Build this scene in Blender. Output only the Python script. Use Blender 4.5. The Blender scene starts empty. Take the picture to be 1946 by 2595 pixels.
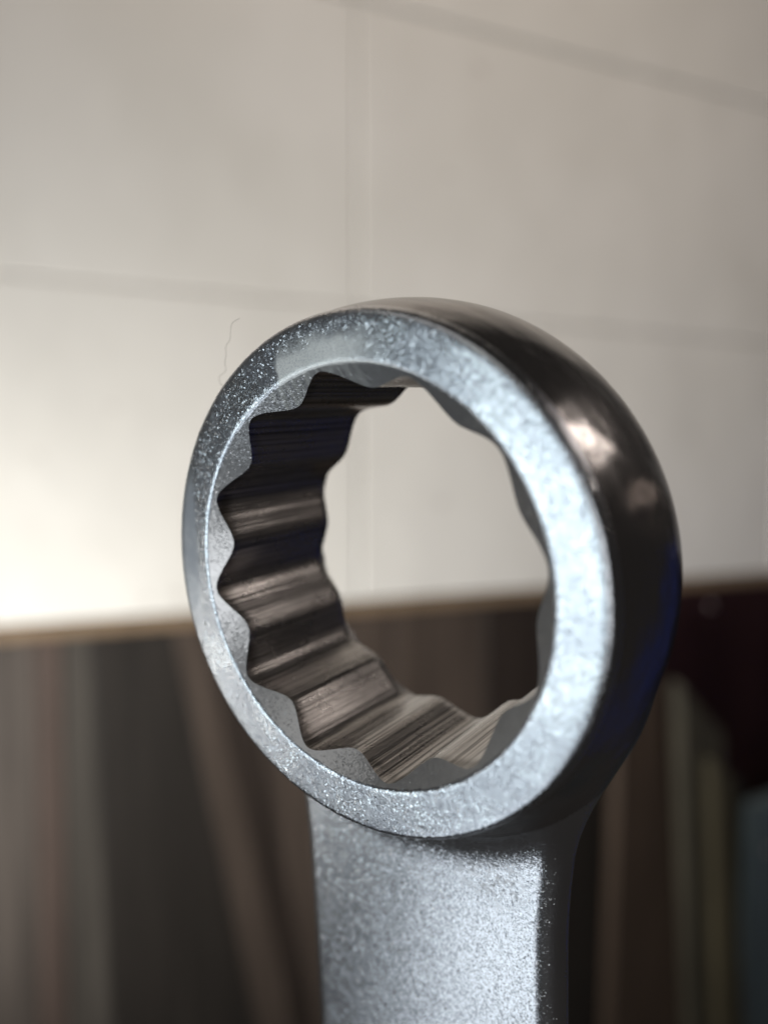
import bpy, math, random
import numpy as np
from mathutils import Matrix, Vector

SC = bpy.context.scene
COL = SC.collection
random.seed(7)

# ------------------------------------------------------------------ camera
cam_d = bpy.data.cameras.new('camera')
cam = bpy.data.objects.new('camera', cam_d)
COL.objects.link(cam)
SC.camera = cam
PITCH = math.radians(3.08)
cam.location = (0, 0, 0)
cam.rotation_euler = (math.radians(90) - PITCH, 0, 0)
cam_d.sensor_fit = 'VERTICAL'
cam_d.sensor_height = 36.0
cam_d.lens = 26.04
cam_d.clip_start = 0.002
cam_d.clip_end = 20
cam_d.dof.use_dof = True
cam_d.dof.focus_distance = 0.0445
cam_d.dof.aperture_fstop = 16.0
CAM = cam.rotation_euler.to_matrix()

# ------------------------------------------------------------------ room light
world = bpy.data.worlds.new('World')
SC.world = world
world.use_nodes = True
wb = world.node_tree.nodes['Background']
wb.inputs['Color'].default_value = (1.0, 0.90, 0.84, 1)
wb.inputs['Strength'].default_value = 0.022


def lamp(name, loc, target, sx, sy, power, color, spread=180):
    d = bpy.data.lights.new(name, 'AREA')
    d.shape = 'RECTANGLE'
    d.size, d.size_y = sx, sy
    d.energy = power
    d.color = color
    d.spread = math.radians(spread)
    o = bpy.data.objects.new(name, d)
    COL.objects.link(o)
    o.location = loc
    o.rotation_euler = (Vector(target) - Vector(loc)).to_track_quat('-Z', 'Y').to_euler()
    return o


RING = (-0.002, 0.042, -0.004)
# cool window on the left, behind the camera
lamp('window_light', (-0.66, -0.34, -0.20), RING, 0.20, 0.32, 1.05, (0.80, 0.93, 1.0))
# added lower light that brightens the shank
lamp('shank_fill_light', (-0.50, -0.24, -0.60), RING, 0.26, 0.26, 0.45, (0.84, 0.92, 1.0))
# added fill for the left rim, then the wide dim room behind the camera
lamp('left_fill_light', (-1.0, -0.05, -0.50), RING, 0.7, 0.36, 0.32, (0.90, 0.95, 1.0))
lamp('room_light', (-0.10, -1.2, -0.22), RING, 0.9, 0.7, 4.0, (0.96, 0.98, 1.0))
# warm lamp up on the right
lamp('warm_lamp', (0.75, 0.10, 0.52), RING, 0.04, 0.16, 0.48, (1.0, 0.88, 0.80))
# small second lamp lower on the right
lamp('small_warm_lamp', (0.83, 0.33, 0.20), RING, 0.06, 0.05, 0.014, (1.0, 0.80, 0.68))
# added warm fill from above, aimed to brighten the tiled wall alone
lamp('wall_fill_light', (-0.25, 0.25, 1.35), (-0.25, 0.95, 0.25), 2.0, 0.3, 3.2, (1.0, 0.86, 0.74), 74)
# added light, narrowed to rake over the wall's foot from the left
lamp('wall_rake_light', (-0.74, 0.15, -0.36), (0.10, 0.85, -0.07), 0.25, 0.3, 3.9, (1.0, 0.98, 0.92), 84)
# added soft fill from above on the left for the chamfer
lamp('chamfer_fill_light', (-0.75, -0.60, 0.75), RING, 0.9, 0.8, 1.1, (1.0, 0.98, 0.95))

vs = SC.view_settings
vs.view_transform = 'Standard'
vs.look = 'None'
vs.exposure = 0.0
vs.gamma = 1.0
vs.use_curve_mapping = False
SC.cycles.use_denoising = True
SC.cycles.denoising_prefilter = 'ACCURATE'
SC.cycles.max_bounces = 10
SC.cycles.sample_clamp_indirect = 8.0


# ------------------------------------------------------------------ helpers
def tag(o, label=None, cat=None, group=None, kind=None):
    if label: o['label'] = label
    if cat: o['category'] = cat
    if group: o['group'] = group
    if kind: o['kind'] = kind
    return o


def mesh_obj(name, verts, faces, mat, parent=None, normals=None, smooth=True):
    me = bpy.data.meshes.new(name)
    me.from_pydata([tuple(map(float, v)) for v in verts], [], [tuple(map(int, f)) for f in faces])
    me.update()
    if smooth:
        me.shade_smooth()
    if normals is not None:
        me.normals_split_custom_set_from_vertices([tuple(map(float, n)) for n in normals])
    if mat:
        me.materials.append(mat)
    o = bpy.data.objects.new(name, me)
    COL.objects.link(o)
    if parent:
        o.parent = parent
    return o


class NT:
    """tiny node builder"""
    def __init__(self, name):
        self.m = bpy.data.materials.new(name)
        self.m.use_nodes = True
        self.t = self.m.node_tree
        self.b = self.t.nodes['Principled BSDF']

    def n(self, typ, **kw):
        nd = self.t.nodes.new(typ)
        for k, v in kw.items():
            setattr(nd, k, v)
        return nd

    def put(self, sock, v):
        if hasattr(v, 'is_output'):
            self.t.links.new(v, sock)
        else:
            sock.default_value = v

    def math(self, op, a, b=0.0, c=None, clamp=False):
        nd = self.n('ShaderNodeMath', operation=op, use_clamp=clamp)
        self.put(nd.inputs[0], a)
        self.put(nd.inputs[1], b)
        if c is not None:
            self.put(nd.inputs[2], c)
        return nd.outputs[0]

    def coords(self):
        return self.n('ShaderNodeTexCoord').outputs['Object']

    def scaled(self, vec, sx, sy, sz, loc=(0, 0, 0)):
        nd = self.n('ShaderNodeMapping')
        self.put(nd.inputs['Vector'], vec)
        nd.inputs['Scale'].default_value = (sx, sy, sz)
        nd.inputs['Location'].default_value = loc
        return nd.outputs[0]

    def noise(self, vec, scale, detail=2.0, rough=0.5, dist=0.0):
        nd = self.n('ShaderNodeTexNoise')
        self.put(nd.inputs['Vector'], vec)
        nd.inputs['Scale'].default_value = scale
        nd.inputs['Detail'].default_value = detail
        nd.inputs['Roughness'].default_value = rough
        nd.inputs['Distortion'].default_value = dist
        return nd.outputs['Fac']

    def ramp(self, fac, stops):
        nd = self.n('ShaderNodeValToRGB')
        el = nd.color_ramp.elements
        while len(el) < len(stops):
            el.new(0.5)
        for e, (p, c) in zip(el, stops):
            e.position = p
            e.color = c if len(c) == 4 else (*c, 1)
        self.put(nd.inputs[0], fac)
        return nd.outputs['Color']

    def mapr(self, v, a, b, c=0.0, d=1.0, smooth=True):
        nd = self.n('ShaderNodeMapRange')
        nd.interpolation_type = 'SMOOTHSTEP' if smooth else 'LINEAR'
        self.put(nd.inputs[0], v)
        for i, x in enumerate((a, b, c, d)):
            self.put(nd.inputs[i + 1], x)
        return nd.outputs[0]

    def mix(self, fac, a, b):
        nd = self.n('ShaderNodeMix', data_type='RGBA')
        self.put(nd.inputs['Factor'], fac)
        self.put(nd.inputs['A'], a if hasattr(a, 'is_output') else (*a, 1))
        self.put(nd.inputs['B'], b if hasattr(b, 'is_output') else (*b, 1))
        return nd.outputs['Result']

    def bump(self, h, strength, dist, normal=None):
        nd = self.n('ShaderNodeBump')
        self.put(nd.inputs['Height'], h)
        self.put(nd.inputs['Strength'], strength)
        nd.inputs['Distance'].default_value = dist
        if normal is not None:
            self.put(nd.inputs['Normal'], normal)
        return nd.outputs[0]

    def sep(self, vec):
        nd = self.n('ShaderNodeSeparateXYZ')
        self.put(nd.inputs[0], vec)
        return nd.outputs

    def comb(self, x, y, z):
        nd = self.n('ShaderNodeCombineXYZ')
        for s, v in zip(nd.inputs, (x, y, z)):
            self.put(s, v)
        return nd.outputs[0]

    def set(self, **kw):
        for k, v in kw.items():
            s = self.b.inputs[k.replace('_', ' ')]
            if isinstance(v, tuple) and len(v) == 3 and not k == 'Normal':
                v = (*v, 1)
            self.put(s, v)
        return self.m


# ------------------------------------------------------------------ background
TH = math.radians(22.5)
WALL = Matrix(((math.cos(TH), math.sin(TH), 0, 0),
               (math.sin(TH), -math.cos(TH), 0, 0.8),
               (0, 0, 1, 0), (0, 0, 0, 1)))     # wall frame: x along the wall, y out of it, z up (left handed)


def wp(s, off, z):
    return WALL @ Vector((s, off, z))


def slab(name, quad, off, thick, mat, parent=None, bev=0.0015):
    """board lying in the wall's frame: quad = four (s,z) corners from bottom left, counter-clockwise"""
    q = [Vector(p) for p in quad]
    c = sum(q, Vector((0, 0))) / 4

    def inset(k):
        r = []
        for p in q:
            d = c - p
            r.append((p.x + math.copysign(k, d.x), p.y + math.copysign(k, d.y)))
        return r
    v = []
    for p in q: v.append(wp(p.x, off, p.y))
    for p in q: v.append(wp(p.x, off + thick - bev, p.y))
    for p in inset(bev): v.append(wp(p[0], off + thick, p[1]))
    f = [(0, 1, 2, 3), (11, 10, 9, 8)]
    for a in (0, 4):
        for i in range(4):
            j = (i + 1) % 4
            f.append((a + i, a + 4 + i, a + 4 + j, a + j))
    o = mesh_obj(name, v, f, mat, parent, smooth=False)
    return o


def tile_mat():
    m = NT('glazed_tile')
    co = m.coords()
    big = m.noise(co, 5.0, 3)
    col = m.mix(m.mapr(big, 0.35, 0.7), (0.78, 0.76, 0.725), (0.73, 0.71, 0.67))
    spots = m.mapr(m.noise(m.scaled(co, 22, 22, 30), 1.0, 2), 0.70, 0.76)
    col = m.mix(m.math('MULTIPLY', spots, 0.35), col, (0.40, 0.34, 0.32))
    return m.set(Base_Color=col, Roughness=0.38, Specular_IOR_Level=0.4,
                 Normal=m.bump(m.noise(co, 9, 2), 0.25, 0.01))


def plain_mat(name, c, rough, nscale=30, var=0.12):
    m = NT(name)
    nz = m.noise(m.coords(), nscale, 3)
    c2 = tuple(x * (1 - var) for x in c)
    return m.set(Base_Color=m.mix(nz, c, c2), Roughness=rough, Normal=m.bump(nz, 0.3, 0.001))


def wood_mat(name, c, rough=0.55, var=0.3):
    m = NT(name)
    co = m.coords()
    g = m.noise(m.scaled(co, 90, 90, 4), 1.0, 4, 0.6, 0.4)
    b = m.noise(m.scaled(co, 12, 12, 3), 1.0, 3)
    lo = tuple(x * (1 - var) for x in c)
    hi = tuple(min(1, x * (1 + var)) for x in c)
    col = m.mix(m.mapr(g, 0.3, 0.7), lo, hi)
    col = m.mix(m.math('MULTIPLY', m.mapr(b, 0.4, 0.7), 0.5), col, lo)
    return m.set(Base_Color=col, Roughness=rough, Specular_IOR_Level=0.25, Normal=m.bump(g, 0.4, 0.001))


M_tile = tile_mat()
M_grout = plain_mat('grout', (0.50, 0.47, 0.45), 0.9)

wall = slab('wall', [(-1.9, -0.139), (1.9, -0.139), (1.9, 1.12), (-1.9, 1.12)], -0.03, 0.026, M_grout)
tag(wall, 'white glazed tiled wall blurred behind the wrench', 'wall', kind='structure')
G = 0.0010
for r in range(4):
    z0, z1 = -0.138 + r * 0.311, -0.138 + (r + 1) * 0.311
    for c in range(-3, 3):
        s0, s1 = -0.030 + c * 0.61, -0.030 + (c + 1) * 0.61
        j = random.uniform(-0.0006, 0.0006)
        gt = 0.0013 if r == 1 else G
        gb = 0.0013 if r == 2 else G
        t = slab('tile', [(s0 + G, z0 + gb), (s1 - G, z0 + gb), (s1 - G, z1 - gt), (s0 + G, z1 - gt)], -0.004, 0.008 + j, M_tile, wall, 0.002)

M_tan = wood_mat('tan_wood', (0.22, 0.155, 0.10), 0.5, 0.15)
rail = slab('edge_rail', [(-1.9, -0.152), (1.9, -0.152), (1.9, -0.1395), (-1.9, -0.1395)], -0.03, 0.034, M_tan)
tag(rail, 'thin tan wooden rail along the foot of the tiled wall', 'rail')

pan = bpy.data.objects.new('wood_panelling', None)
COL.objects.link(pan)
pan.location = wp(0, 0, -0.9)
tag(pan, 'dark brown panelling of upright uneven boards below the tan rail', 'panelling')
bpy.context.view_layer.update()
M_back = wood_mat('backing_wood', (0.030, 0.024, 0.020), 0.7)


def child_board(name, quad, off, thick, mat, par, bev=0.0015):
    o = slab(name, quad, off, thick, mat, None, bev)
    o.parent = par
    o.matrix_parent_inverse = par.matrix_world.inverted()
    return o


child_board('back_board', [(-1.9, -0.95), (1.9, -0.95), (1.9, -0.1525), (-1.9, -0.1525)], -0.03, 0.02, M_back, pan)
# upright boards: (bottom left s, bottom right s, top right s, top left s, colour)
W_gr = wood_mat('grey_brown_wood', (0.066, 0.055, 0.048))
W_pk = wood_mat('rosy_wood', (0.080, 0.058, 0.049))
W_g2 = wood_mat('grey_wood', (0.060, 0.053, 0.046))
W_dk = wood_mat('dark_wood', (0.022, 0.0185, 0.016))
W_d2 = wood_mat('black_brown_wood', (0.030, 0.022, 0.018))
W_lt = wood_mat('umber_wood', (0.070, 0.053, 0.043))
W_ma = wood_mat('maroon_wood', (0.022, 0.009, 0.009), 0.5)
ZB, ZT = -0.95, -0.1525
boards = [
    (-0.62, -0.52, -0.52, -0.62, W_dk, 0.0115), (-0.52, -0.43, -0.43, -0.52, W_lt, 0.0115),
    (-0.43, -0.352, -0.345, -0.43, W_gr, 0.0115), (-0.351, -0.325, -0.321, -0.344, W_pk, 0.0115),
    (-0.324, -0.268, -0.299, -0.320, W_g2, 0.0115), (-0.267, -0.074, -0.224, -0.298, W_dk, 0.0115),
    (-0.073, -0.028, -0.197, -0.223, W_lt, 0.0115), (-0.027, -0.02, -0.158, -0.196, W_d2, 0.0115),
    (-0.019, 0.035, 0.008, -0.157, W_lt, 0.0115),
    (0.036, 0.14, 0.125, 0.009, W_lt, 0.0115), (0.141, 0.24, 0.205, 0.126, W_d2, 0.0115),
    (0.241, 0.36, 0.312, 0.206, W_dk, 0.0115), (0.361, 0.60, 0.60, 0.313, W_ma, 0.0115),
    (0.601, 0.72, 0.72, 0.601, W_dk, 0.0115), (0.721, 0.85, 0.85, 0.721, W_d2, 0.0115),
]
for a, b, c, d, m, th in boards:
    child_board('plank', [(a, ZB), (b, ZB), (c, ZT), (d, ZT)], -0.0095, th + random.uniform(-0.0006, 0.0006), m, pan, 0.001)

# loose boards leaning in front of the panelling on the right, plus an unseen navy one added for the ring's blue sheen
W_ol = wood_mat('olive_paint', (0.050, 0.044, 0.032), 0.6)
W_br = wood_mat('rust_brown_wood', (0.052, 0.036, 0.026), 0.6)
W_ye = wood_mat('mustard_paint', (0.056, 0.047, 0.028), 0.6)
W_te = wood_mat('teal_grey_paint', (0.100, 0.128, 0.135), 0.6)
W_ch = wood_mat('charcoal_paint', (0.040, 0.040, 0.036), 0.6)
W_bl = wood_mat('navy_sheen_board', (0.015, 0.06, 0.48), 0.5)
loose = [
    ('leaning_board', [(0.27, -0.95), (0.44, -0.95), (0.345, -0.235), (0.285, -0.20)], 0.03, W_br,
     'rust brown board leaning just right of the wrench shank', 'board'),
    ('leaning_board', [(0.40, -0.95), (0.50, -0.95), (0.425, -0.32), (0.350, -0.25)], 0.055, W_ol,
     'olive grey board leaning between the rust brown and charcoal boards', 'board'),
    ('leaning_batten', [(0.425, -0.95), (0.47, -0.95), (0.405, -0.36), (0.380, -0.34)], 0.08, W_ye,
     'narrow mustard batten leaning on the olive board', 'batten'),
    ('leaning_board', [(0.50, -0.95), (0.56, -0.95), (0.48, -0.40), (0.435, -0.36)], 0.03, W_ch,
     'charcoal board leaning between the olive and teal boards', 'board'),
    ('leaning_board', [(0.44, -0.95), (0.70, -0.95), (0.66, -0.40), (0.470, -0.42)], 0.06, W_te,
     'teal grey board at the far right edge of the picture', 'board'),
    ('leaning_board', [(0.35, -0.60), (1.6, -0.60), (1.6, 0.0), (0.35, 0.0)], 0.55, W_bl,  # added unseen board for the ring's blue sheen
     'unseen navy blue board added past the right edge for its blue reflection', 'board'),
]
for name, q, off, m, lab, cat in loose:
    tag(slab(name, q, off, 0.016, m, None, 0.004), lab, cat, 'boards leaning on the panelling')


def knob(s, off, z, r, mat, label):
    prof = [(0.0, 0.008), (0.5, 0.0075), (0.85, 0.005), (1.0, 0.002), (1.0, 0.0)]
    N = 20
    v, f = [], []
    for k, (a, h) in enumerate(prof):
        for i in range(N):
            t = 2 * math.pi * i / N
            v.append(wp(s + r * a * math.cos(t), off + h * r / 0.008, z + r * a * math.sin(t)))
    for k in range(len(prof) - 1):
        for i in range(N):
            j = (i + 1) % N
            f.append((k * N + i, k * N + j, (k + 1) * N + j, (k + 1) * N + i))
    return tag(mesh_obj('nail_head', v, f, mat), label, 'nail')


M_nail = NT('nail_steel').set(Base_Color=(0.5, 0.45, 0.45), Metallic=1.0, Roughness=0.35)
knob(0.47, 0.0, -0.178, 0.0045, M_nail, 'steel nail head in the maroon plank under the rail')
knob(0.500, 0.076, -0.482, 0.0045, M_nail, 'steel nail head near the top of the teal board')

# ------------------------------------------------------------------ the wrench
S = 0.015                                   # radius of the ring's front rim in metres
n_c = Vector((-0.590, -0.1334, 0.797)).normalized()
v_c = (Vector((0, 1, 0)) - n_c * n_c.y).normalized()
u_c = v_c.cross(n_c)
C_c = Vector((-0.1238, -0.2635, -2.817)) * S
roll = math.radians(-3.5)
# local frame: x to the right across the ring, y up along the shank, z out of the rim face
x_c = u_c * math.cos(roll) + v_c * math.sin(roll)
y_c = v_c * math.cos(roll) - u_c * math.sin(roll)
R3 = CAM @ Matrix((x_c, y_c, n_c)).transposed()
WM = Matrix.Translation(CAM @ C_c) @ R3.to_4x4()
ROLL = roll

wrench = bpy.data.objects.new('combination_wrench', None)
COL.objects.link(wrench)
wrench.empty_display_size = 0.01
wrench.matrix_world = WM
tag(wrench, 'upright chrome box-end wrench with a twelve-point ring and pebbled satin face', 'wrench')


# --- body: ring band and shank as one filleted surface, cut in two parts
def sm_min(a, b, k):
    h = np.clip(0.5 + 0.5 * (b - a) / k, 0, 1)
    return b * (1 - h) + a * h - k * h * (1 - h)


def sm_max(a, b, k):
    return -sm_min(-a, -b, k)


def r_out(d):
    return np.where(d < 0.42, 1.0 + 0.078 * (1 - ((d - 0.42) / 0.42) ** 2), 1.078 - 0.11 * ((d - 0.42) / 0.36) ** 2)


HW, D0, D1 = 0.70, 0.400, 0.630


def field(x, y, z):
    d = -z
    r = np.sqrt(x * x + y * y)
    ring = (r - r_out(np.clip(d, -0.2, 1.0))) * 0.95
    ring = sm_max(ring, d - 0.79, 0.10)
    ring = np.maximum(ring, 0.03 - d)
    # shank: rounded slab with a slightly crowned front and flaring shoulders
    flare = 0.145 * np.clip(y + 1.65, 0, 9) ** 2
    crown = 0.020 * (x / HW) ** 2
    tilt = 0.02 * (y + 1.2)
    mid, half = (D0 + D1) / 2, (D1 - D0) / 2
    rad = 0.108
    qx = np.abs(x + 0.045) - (HW + flare - rad)
    qz = np.abs(d - mid + tilt - crown * np.sign(mid - d)) - (half - rad)
    qy = y + 0.64
    box = np.sqrt(np.maximum(qx, 0) ** 2 + np.maximum(qz, 0) ** 2) + np.minimum(np.maximum(qx, qz), 0) - rad
    box = sm_max(box, qy, 0.15)
    box = np.maximum(box, -8.0 - y)
    f = sm_min(ring, box, 0.30)
    f = np.maximum(f, 0.83 - r)
    return np.maximum(f, 0.03 - d)


def surface_nets(xs, ys, zs):
    X, Y, Z = np.meshgrid(xs, ys, zs, indexing='ij')
    F = field(X, Y, Z).astype(np.float32)
    sg = F < 0
    nx, ny, nz = F.shape
    cs = np.zeros((nx - 1, ny - 1, nz - 1), np.int8)
    for i in (0, 1):
        for j in (0, 1):
            for k in (0, 1):
                cs += sg[i:nx - 1 + i, j:ny - 1 + j, k:nz - 1 + k]
    act = (cs > 0) & (cs < 8)
    ids = np.full(act.shape, -1, np.int64)
    ci = np.argwhere(act)
    ids[act] = np.arange(len(ci))
    P = np.zeros((len(ci), 3))
    cnt = np.zeros(len(ci))
    G3 = (xs, ys, zs)
    for ax in range(3):
        o1, o2 = [a for a in range(3) if a != ax]
        for a in (0, 1):
            for b in (0, 1):
                p0 = ci.copy(); p0[:, o1] += a; p0[:, o2] += b
                p1 = p0.copy(); p1[:, ax] += 1
                f0 = F[p0[:, 0], p0[:, 1], p0[:, 2]]; f1 = F[p1[:, 0], p1[:, 1], p1[:, 2]]
                c = (f0 < 0) != (f1 < 0)
                t = np.where(c, f0 / np.where(c, f0 - f1, 1), 0)
                pos = np.stack([G3[q][p0[:, q]] for q in range(3)], 1)
                pos[:, ax] += t * (G3[ax][p1[:, ax]] - G3[ax][p0[:, ax]])
                P[c] += pos[c]
                cnt[c] += 1
    P /= cnt[:, None]
    Q = []
    for ax in range(3):
        o1, o2 = (ax + 1) % 3, (ax + 2) % 3
        a = [slice(None)] * 3; b = [slice(None)] * 3
        a[ax] = slice(0, -1); b[ax] = slice(1, None)
        ch = sg[tuple(a)] != sg[tuple(b)]
        e = np.argwhere(ch)
        e = e[(e[:, o1] > 0) & (e[:, o2] > 0) & (e[:, o1] < F.shape[o1] - 1) & (e[:, o2] < F.shape[o2] - 1)]
        inside = sg[e[:, 0], e[:, 1], e[:, 2]]

        def cell(d1, d2):
            c = e.copy(); c[:, o1] += d1; c[:, o2] += d2
            return ids[c[:, 0], c[:, 1], c[:, 2]]
        q = np.stack([cell(-1, -1), cell(0, -1), cell(0, 0), cell(-1, 0)], 1)
        q[~inside] = q[~inside][:, ::-1]
        Q.append(q)
    return P, np.concatenate(Q)


def grad(P):
    e = 1e-3
    g = np.stack([field(*(P + e * np.eye(3)[i]).T) - field(*(P - e * np.eye(3)[i]).T) for i in range(3)], 1)
    return g / (2 * e)


h = 0.0125
ys_lo = [-3.0]
st = h
while ys_lo[-1] > -8.3:
    st = min(st * 1.12, 0.3)
    ys_lo.append(ys_lo[-1] - st)
ys = np.concatenate([np.array(ys_lo[::-1]), np.arange(-3.0 + h, 1.16, h)])
xs = np.arange(-1.16, 1.161, h)
zs = np.arange(-0.86, 0.05, h)
P, Q = surface_nets(xs, ys, zs)
for _ in range(3):
    g = grad(P)
    P -= (field(*P.T) / np.maximum((g * g).sum(1), 0.3))[:, None] * g * 0.7
N = grad(P)
N /= np.maximum(np.linalg.norm(N, axis=1, keepdims=True), 1e-9)
fc = P[Q].mean(1)
is_sh = (np.hypot(fc[:, 0], fc[:, 1]) > 1.16) & (fc[:, 1] < -0.6)


def sub(mask):
    q = Q[mask]
    u, inv = np.unique(q, return_inverse=True)
    return P[u] * S, inv.reshape(q.shape), N[u]


# --- materials of the wrench (object coordinates are metres in the wrench's frame)
def wrench_coords(m):
    co = m.scaled(m.coords(), 1 / S, 1 / S, 1 / S)
    x, y, z = m.sep(co)
    r = m.math('SQRT', m.math('ADD', m.math('MULTIPLY', x, x), m.math('MULTIPLY', y, y)))
    a = m.math('ARCTAN2', y, x)
    return co, x, y, z, r, a


def pebble(m, co, size, strength, fade=None, glint=0.60, big_glint=0.5, coat=2.7):
    """fine shot-blasted grain under the plating: soft pits plus tiny flat facets that catch the light"""
    nz = m.noise(co, 0.8 / size, 3, 0.6)
    st = strength if fade is None else m.math('MULTIPLY', fade, strength)
    nb = m.bump(nz, st, size * S * 0.9)
    def facet(base, size_, pw, amount):
        v2 = m.n('ShaderNodeTexVoronoi', feature='F1')
        m.put(v2.inputs['Vector'], co)
        v2.inputs['Scale'].default_value = 1 / size_
        w2 = m.n('ShaderNodeTexWhiteNoise', noise_dimensions='3D')
        m.put(w2.inputs['Vector'], v2.outputs['Position'])
        amp = m.math('ADD', 0.05, m.math('MULTIPLY', m.math('POWER', w2.outputs['Value'], pw), amount))
        if fade is not None:
            amp = m.math('MULTIPLY', amp, fade)
        d = m.n('ShaderNodeVectorMath', operation='SUBTRACT')
        m.put(d.inputs[0], v2.outputs['Color'])
        d.inputs[1].default_value = (0.5, 0.5, 0.5)
        sc = m.n('ShaderNodeVectorMath', operation='SCALE')
        m.put(sc.inputs[0], d.outputs[0])
        m.put(sc.inputs['Scale'], amp)
        ad = m.n('ShaderNodeVectorMath', operation='ADD')
        m.put(ad.inputs[0], base)
        m.put(ad.inputs[1], sc.outputs[0])
        return ad.outputs[0]

    def norm(v_):
        no = m.n('ShaderNodeVectorMath', operation='NORMALIZE')
        m.put(no.inputs[0], v_)
        return no.outputs[0]

    soft = norm(facet(nb, size, 4.0, glint * 0.55))
    # clear bright plating over the grain: its steepest facets flash
    hard = norm(facet(facet(nb, size, 3.0, glint), size * 1.8, 5.0, glint * big_glint))
    m.put(m.b.inputs['Coat Weight'], 1.0 if fade is None else fade)
    m.put(m.b.inputs['Coat Roughness'], 0.05)
    m.put(m.b.inputs['Coat IOR'], coat)
    m.put(m.b.inputs['Coat Normal'], hard)
    return soft, nz


def mat_face():
    m = NT('satin_chrome_rim')
    co, x, y, z, r, a = wrench_coords(m)
    big = m.noise(co, 4.0, 4, 0.6)
    # filed smooth patch at the left, at the top a pale reflection painted into the colour, one straight edge
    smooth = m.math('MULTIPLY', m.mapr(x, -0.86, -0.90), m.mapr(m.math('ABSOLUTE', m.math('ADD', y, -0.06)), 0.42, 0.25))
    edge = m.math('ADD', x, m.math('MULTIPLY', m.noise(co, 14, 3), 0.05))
    pale_refl = m.math('MULTIPLY', m.mapr(edge, -0.325, -0.305), m.mapr(edge, 0.30, -0.02))
    pale_refl = m.math('MULTIPLY', pale_refl, m.mapr(m.math('ADD', r, m.math('MULTIPLY', m.noise(co, 10, 3), 0.10)), 1.03, 0.93))
    pale_refl = m.math('MULTIPLY', pale_refl, m.mapr(y, 0.3, 0.4))
    pale_refl = m.math('MULTIPLY', pale_refl, m.mapr(m.noise(co, 150, 3), 0.25, 0.60, 0.5, 1.0))
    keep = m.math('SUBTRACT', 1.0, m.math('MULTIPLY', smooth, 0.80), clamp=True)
    keep = m.math('MULTIPLY', keep, m.math('SUBTRACT', 1.0, m.math('MULTIPLY', pale_refl, 0.9)))
    nb, nz = pebble(m, co, 0.0060, 0.20, keep)
    col = m.mix(m.mapr(big, 0.32, 0.62), (0.60, 0.63, 0.66), (0.42, 0.44, 0.48))
    col = m.mix(pale_refl, col, (0.95, 0.95, 0.92))
    met = m.math('SUBTRACT', 1.0, m.math('MULTIPLY', pale_refl, 0.15))
    ro = m.math('ADD', m.mapr(big, 0.3, 0.7, 0.23, 0.31), m.math('MULTIPLY', pale_refl, 0.20))
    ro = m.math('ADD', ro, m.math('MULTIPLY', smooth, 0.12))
    return m.set(Base_Color=col, Metallic=met, Roughness=ro, Normal=nb)


def mat_chamfer():
    m = NT('satin_chrome_chamfer')
    co, x, y, z, r, a = wrench_coords(m)
    nb, nz = pebble(m, co, 0.0058, 0.16, None, 0.55, 0.6, 2.4)
    big = m.noise(co, 5.0, 3)
    # scraped bare patch beside the reflection painted on the rim
    sc = m.math('MULTIPLY', m.mapr(x, -0.42, -0.36), m.mapr(y, 0.35, 0.45))
    lines = m.noise(m.scaled(co, 60, 6, 6), 1.0, 2)
    sc = m.math('MULTIPLY', sc, m.mapr(lines, 0.35, 0.6))
    sc = m.math('MULTIPLY', sc, m.mapr(x, 0.12, -0.02))
    col = m.mix(m.mapr(big, 0.3, 0.7), (0.60, 0.61, 0.62), (0.50, 0.51, 0.52))
    col = m.mix(m.math('MULTIPLY', sc, 0.7), col, (0.58, 0.60, 0.57))
    return m.set(Base_Color=col, Metallic=m.math('SUBTRACT', 1.0, m.math('MULTIPLY', sc, 0.6)), Roughness=0.42, Normal=nb)


def mat_bore():
    m = NT('broached_bore_steel')
    co, x, y, z, r, a = wrench_coords(m)
    streak = m.noise(m.comb(m.math('MULTIPLY', x, 70), m.math('MULTIPLY', y, 70), m.math('MULTIPLY', z, 0.06)), 1.0, 4, 0.55)
    fine = m.noise(m.comb(m.math('MULTIPLY', x, 110), m.math('MULTIPLY', y, 110), m.math('MULTIPLY', z, 45)), 1.0, 3)
    blot = m.noise(m.scaled(co, 1, 1, 0.5), 6.0, 4, 0.6)
    col = m.mix(m.mapr(streak, 0.30, 0.56), (0.17, 0.165, 0.16), (0.60, 0.575, 0.56))
    col = m.mix(m.math('MULTIPLY', m.mapr(blot, 0.50, 0.68), 0.22), col, (0.17, 0.165, 0.16))
    # grime collected at the foot of the bore mouth
    dirt = m.math('MULTIPLY', m.mapr(z, -0.13, -0.06), m.mapr(blot, 0.40, 0.58))
    col = m.mix(m.math('MULTIPLY', dirt, 0.6), col, (0.055, 0.045, 0.03))
    nb = m.bump(streak, 0.30, 0.00018)
    nb = m.bump(fine, 0.18, 0.00008, nb)
    return m.set(Base_Color=col, Metallic=1.0, Roughness=m.mapr(blot, 0.3, 0.7, 0.25, 0.33), Normal=nb)


def mat_band():
    m = NT('polished_chrome_band')
    co, x, y, z, r, a = wrench_coords(m)
    br = m.noise(m.comb(m.math('MULTIPLY', a, 3.0), m.math('MULTIPLY', z, 60), m.math('MULTIPLY', r, 60)), 1.0, 4, 0.6)
    wave = m.noise(co, 3.0, 2)
    nb = m.bump(br, 0.22, 0.00012)
    nb = m.bump(wave, 0.35, 0.0010, nb)
    col = m.mix(m.mapr(br, 0.3, 0.7), (0.52, 0.50, 0.49), (0.43, 0.42, 0.42))
    return m.set(Base_Color=col, Metallic=1.0, Roughness=m.mapr(br, 0.3, 0.7, 0.17, 0.26), Normal=nb)


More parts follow.
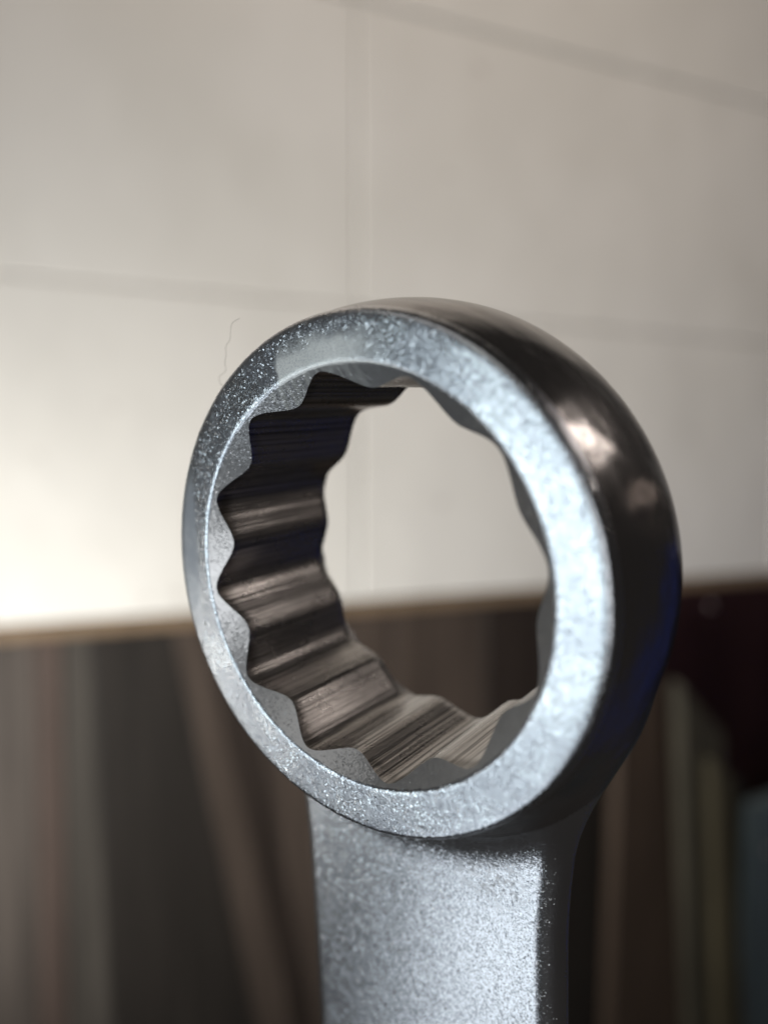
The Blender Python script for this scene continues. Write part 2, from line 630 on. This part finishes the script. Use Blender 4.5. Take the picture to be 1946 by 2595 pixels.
def mat_shank():
    m = NT('satin_chrome_shank')
    co, x, y, z, r, a = wrench_coords(m)
    nb, nz = pebble(m, co, 0.0056, 0.18, None, 0.52, 0.8, 2.8)
    big = m.noise(co, 2.5, 3)
    col = m.mix(m.mapr(big, 0.3, 0.7), (0.64, 0.66, 0.69), (0.55, 0.57, 0.60))
    # brown grime specks at the root of the shank
    dx = m.math('SUBTRACT', x, 0.36)
    dy = m.math('ADD', y, 1.33)
    dd = m.math('SQRT', m.math('ADD', m.math('MULTIPLY', dx, dx), m.math('MULTIPLY', m.math('MULTIPLY', dy, dy), 1.5)))
    sp = m.math('MULTIPLY', m.mapr(dd, 0.19, 0.02), m.mapr(m.noise(co, 30, 6, 0.8), 0.47, 0.64))
    col = m.mix(m.math('MULTIPLY', sp, 0.7), col, (0.085, 0.06, 0.04))
    return m.set(Base_Color=col, Metallic=m.math('SUBTRACT', 1.0, m.math('MULTIPLY', sp, 0.6)),
                 Roughness=m.math('ADD', 0.27, m.math('MULTIPLY', sp, 0.4)), Normal=nb)


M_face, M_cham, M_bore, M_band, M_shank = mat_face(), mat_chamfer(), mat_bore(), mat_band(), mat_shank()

v, q, nn = sub(~is_sh)
head = mesh_obj('ring_head', v, q, M_band, wrench, nn)
v, q, nn = sub(is_sh)
shank = mesh_obj('shank', v, q, M_shank, wrench, nn)

# --- rim face, chamfer and twelve-point bore of the ring
NTH = 1440
T = np.linspace(0, 2 * np.pi, NTH, endpoint=False)


def bore_radius(t):
    ap = 0.682

    def hexr(q):
        p = np.mod(q + np.pi / 6, np.pi / 3) - np.pi / 6
        return ap / np.cos(p)
    tt = np.linspace(0, 2 * np.pi, 7200, endpoint=False)
    ph = math.radians(6) - ROLL
    r = np.maximum(hexr(tt - ph - np.pi / 6), hexr(tt - ph))
    k = 190
    ker = np.hanning(k); ker /= ker.sum()
    r = np.convolve(np.concatenate([r[-k:], r, r[:k]]), ker, 'same')[k:-k]
    r = (r - r.min()) / (r.max() - r.min())
    r = 0.728 + 0.073 * (0.45 * r + 0.55 * (0.5 + 0.5 * np.cos(12 * (tt - ph))))
    return np.interp(np.mod(t, 2 * np.pi), np.append(tt, 2 * np.pi), np.append(r, r[0]))


B = bore_radius(T)
rng = np.random.default_rng(3)


def smooth_noise(n, amp, cut):
    k = np.arange(1, cut)
    c = rng.normal(size=len(k)) + 1j * rng.normal(size=len(k))
    s = np.zeros(n, complex)
    s[1:cut] = c / np.sqrt(k)
    r = np.fft.ifft(s).real
    return r / np.abs(r).max() * amp


def revolve(name, rows, mat, parent):
    """rows: list of (radius array, depth array)"""
    vs_ = []
    for r, d in rows:
        r = np.broadcast_to(r, T.shape); d = np.broadcast_to(d, T.shape)
        vs_.append(np.stack([r * np.cos(T), r * np.sin(T), -d], 1))
    V = np.concatenate(vs_) * S
    i = np.arange(NTH); j = (i + 1) % NTH
    F = [np.stack([k * NTH + i, k * NTH + j, (k + 1) * NTH + j, (k + 1) * NTH + i], 1) for k in range(len(rows) - 1)]
    F = np.concatenate(F)[:, ::-1]
    return mesh_obj(name, V, F, mat, parent)


RC = 0.812
e1 = smooth_noise(NTH, 0.0035, 160)
e2 = smooth_noise(NTH, 0.0030, 200)
rows = [(r_out(np.array(0.050)) + 0.001, 0.050), (r_out(np.array(0.030)) + 0.004, 0.030)]
for k in range(1, 6):
    t = k / 5 * math.pi / 2
    rows.append((0.985 + 0.024 * math.cos(t) + e1 * (1 - k / 6), 0.020 * (1 - math.sin(t))))
for rr in (0.96, 0.93, 0.90, 0.87, 0.85, 0.838):
    rows.append((rr, 0.0))
SL = 0.80
AE = math.atan(SL)
for k in range(1, 5):
    t = k / 4 * AE
    w = e2 * (k / 4)
    rows.append((0.832 - 0.03 * math.sin(t) + w, 0.03 * (1 - math.cos(t)) - w * SL))
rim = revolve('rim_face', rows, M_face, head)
r_in, d_in = rows[-1]
rows = [(r_in, d_in)]
for k in range(1, 13):
    q_ = k / 12
    r = r_in * (1 - q_) + B * q_
    rows.append((r, d_in + (r_in - r) * SL))
cham = revolve('bore_chamfer', rows, M_cham, head)
dB = rows[-1][1]
broach = smooth_noise(NTH, 0.0022, 420)      # straight tool lines left along the bore
DE = 0.735
rows = [(B, dB), (B + 0.0015 + broach * 0.5, dB + 0.006)]
for k in range(1, 15):
    s = k / 14
    rows.append((B + 0.0015 + broach + 0.001 * math.sin(9 * s), (dB + 0.004) * (1 - s) + (DE + (0.80 - B) * -0.2) * s))
rows.append((B * 0.4 + 0.86 * 0.6, 0.782))
rows.append((0.87, 0.798))
bore = revolve('bore_wall', rows, M_bore, head)

# --- hair clinging to the left of the ring
hair_path = [(-0.687, 1.047), (-0.716, 1.039), (-0.743, 1.03), (-0.743, 0.997), (-0.758, 0.96), (-0.781, 0.936), (-0.79, 0.903), (-0.788, 0.862), (-0.797, 0.827), (-0.832, 0.81), (-0.847, 0.782), (-0.823, 0.769), (-0.735, 0.735)]
cu = bpy.data.curves.new('hair', 'CURVE')
cu.dimensions = '3D'
cu.bevel_depth = 0.0008 * S
cu.bevel_resolution = 1
sp = cu.splines.new('NURBS')
pts = [(a, b, -0.15 + 0.012 * math.sin(3 * i)) for i, (a, b) in enumerate(hair_path)]
sp.points.add(len(pts) - 1)
for p, c in zip(sp.points, pts):
    p.co = (c[0] * S, c[1] * S, c[2] * S, 1)
sp.use_endpoint_u = True
sp.order_u = 3
tmp = bpy.data.objects.new('hair_curve', cu)
COL.objects.link(tmp)
me = bpy.data.meshes.new_from_object(tmp.evaluated_get(bpy.context.evaluated_depsgraph_get()))
bpy.data.objects.remove(tmp)
hair = bpy.data.objects.new('hair', me)
COL.objects.link(hair)
hair.matrix_world = WM
me.materials.append(NT('grey_hair').set(Base_Color=(0.42, 0.39, 0.35), Roughness=0.6))
tag(hair, 'fine curly hair standing off the upper left of the ring', 'hair')
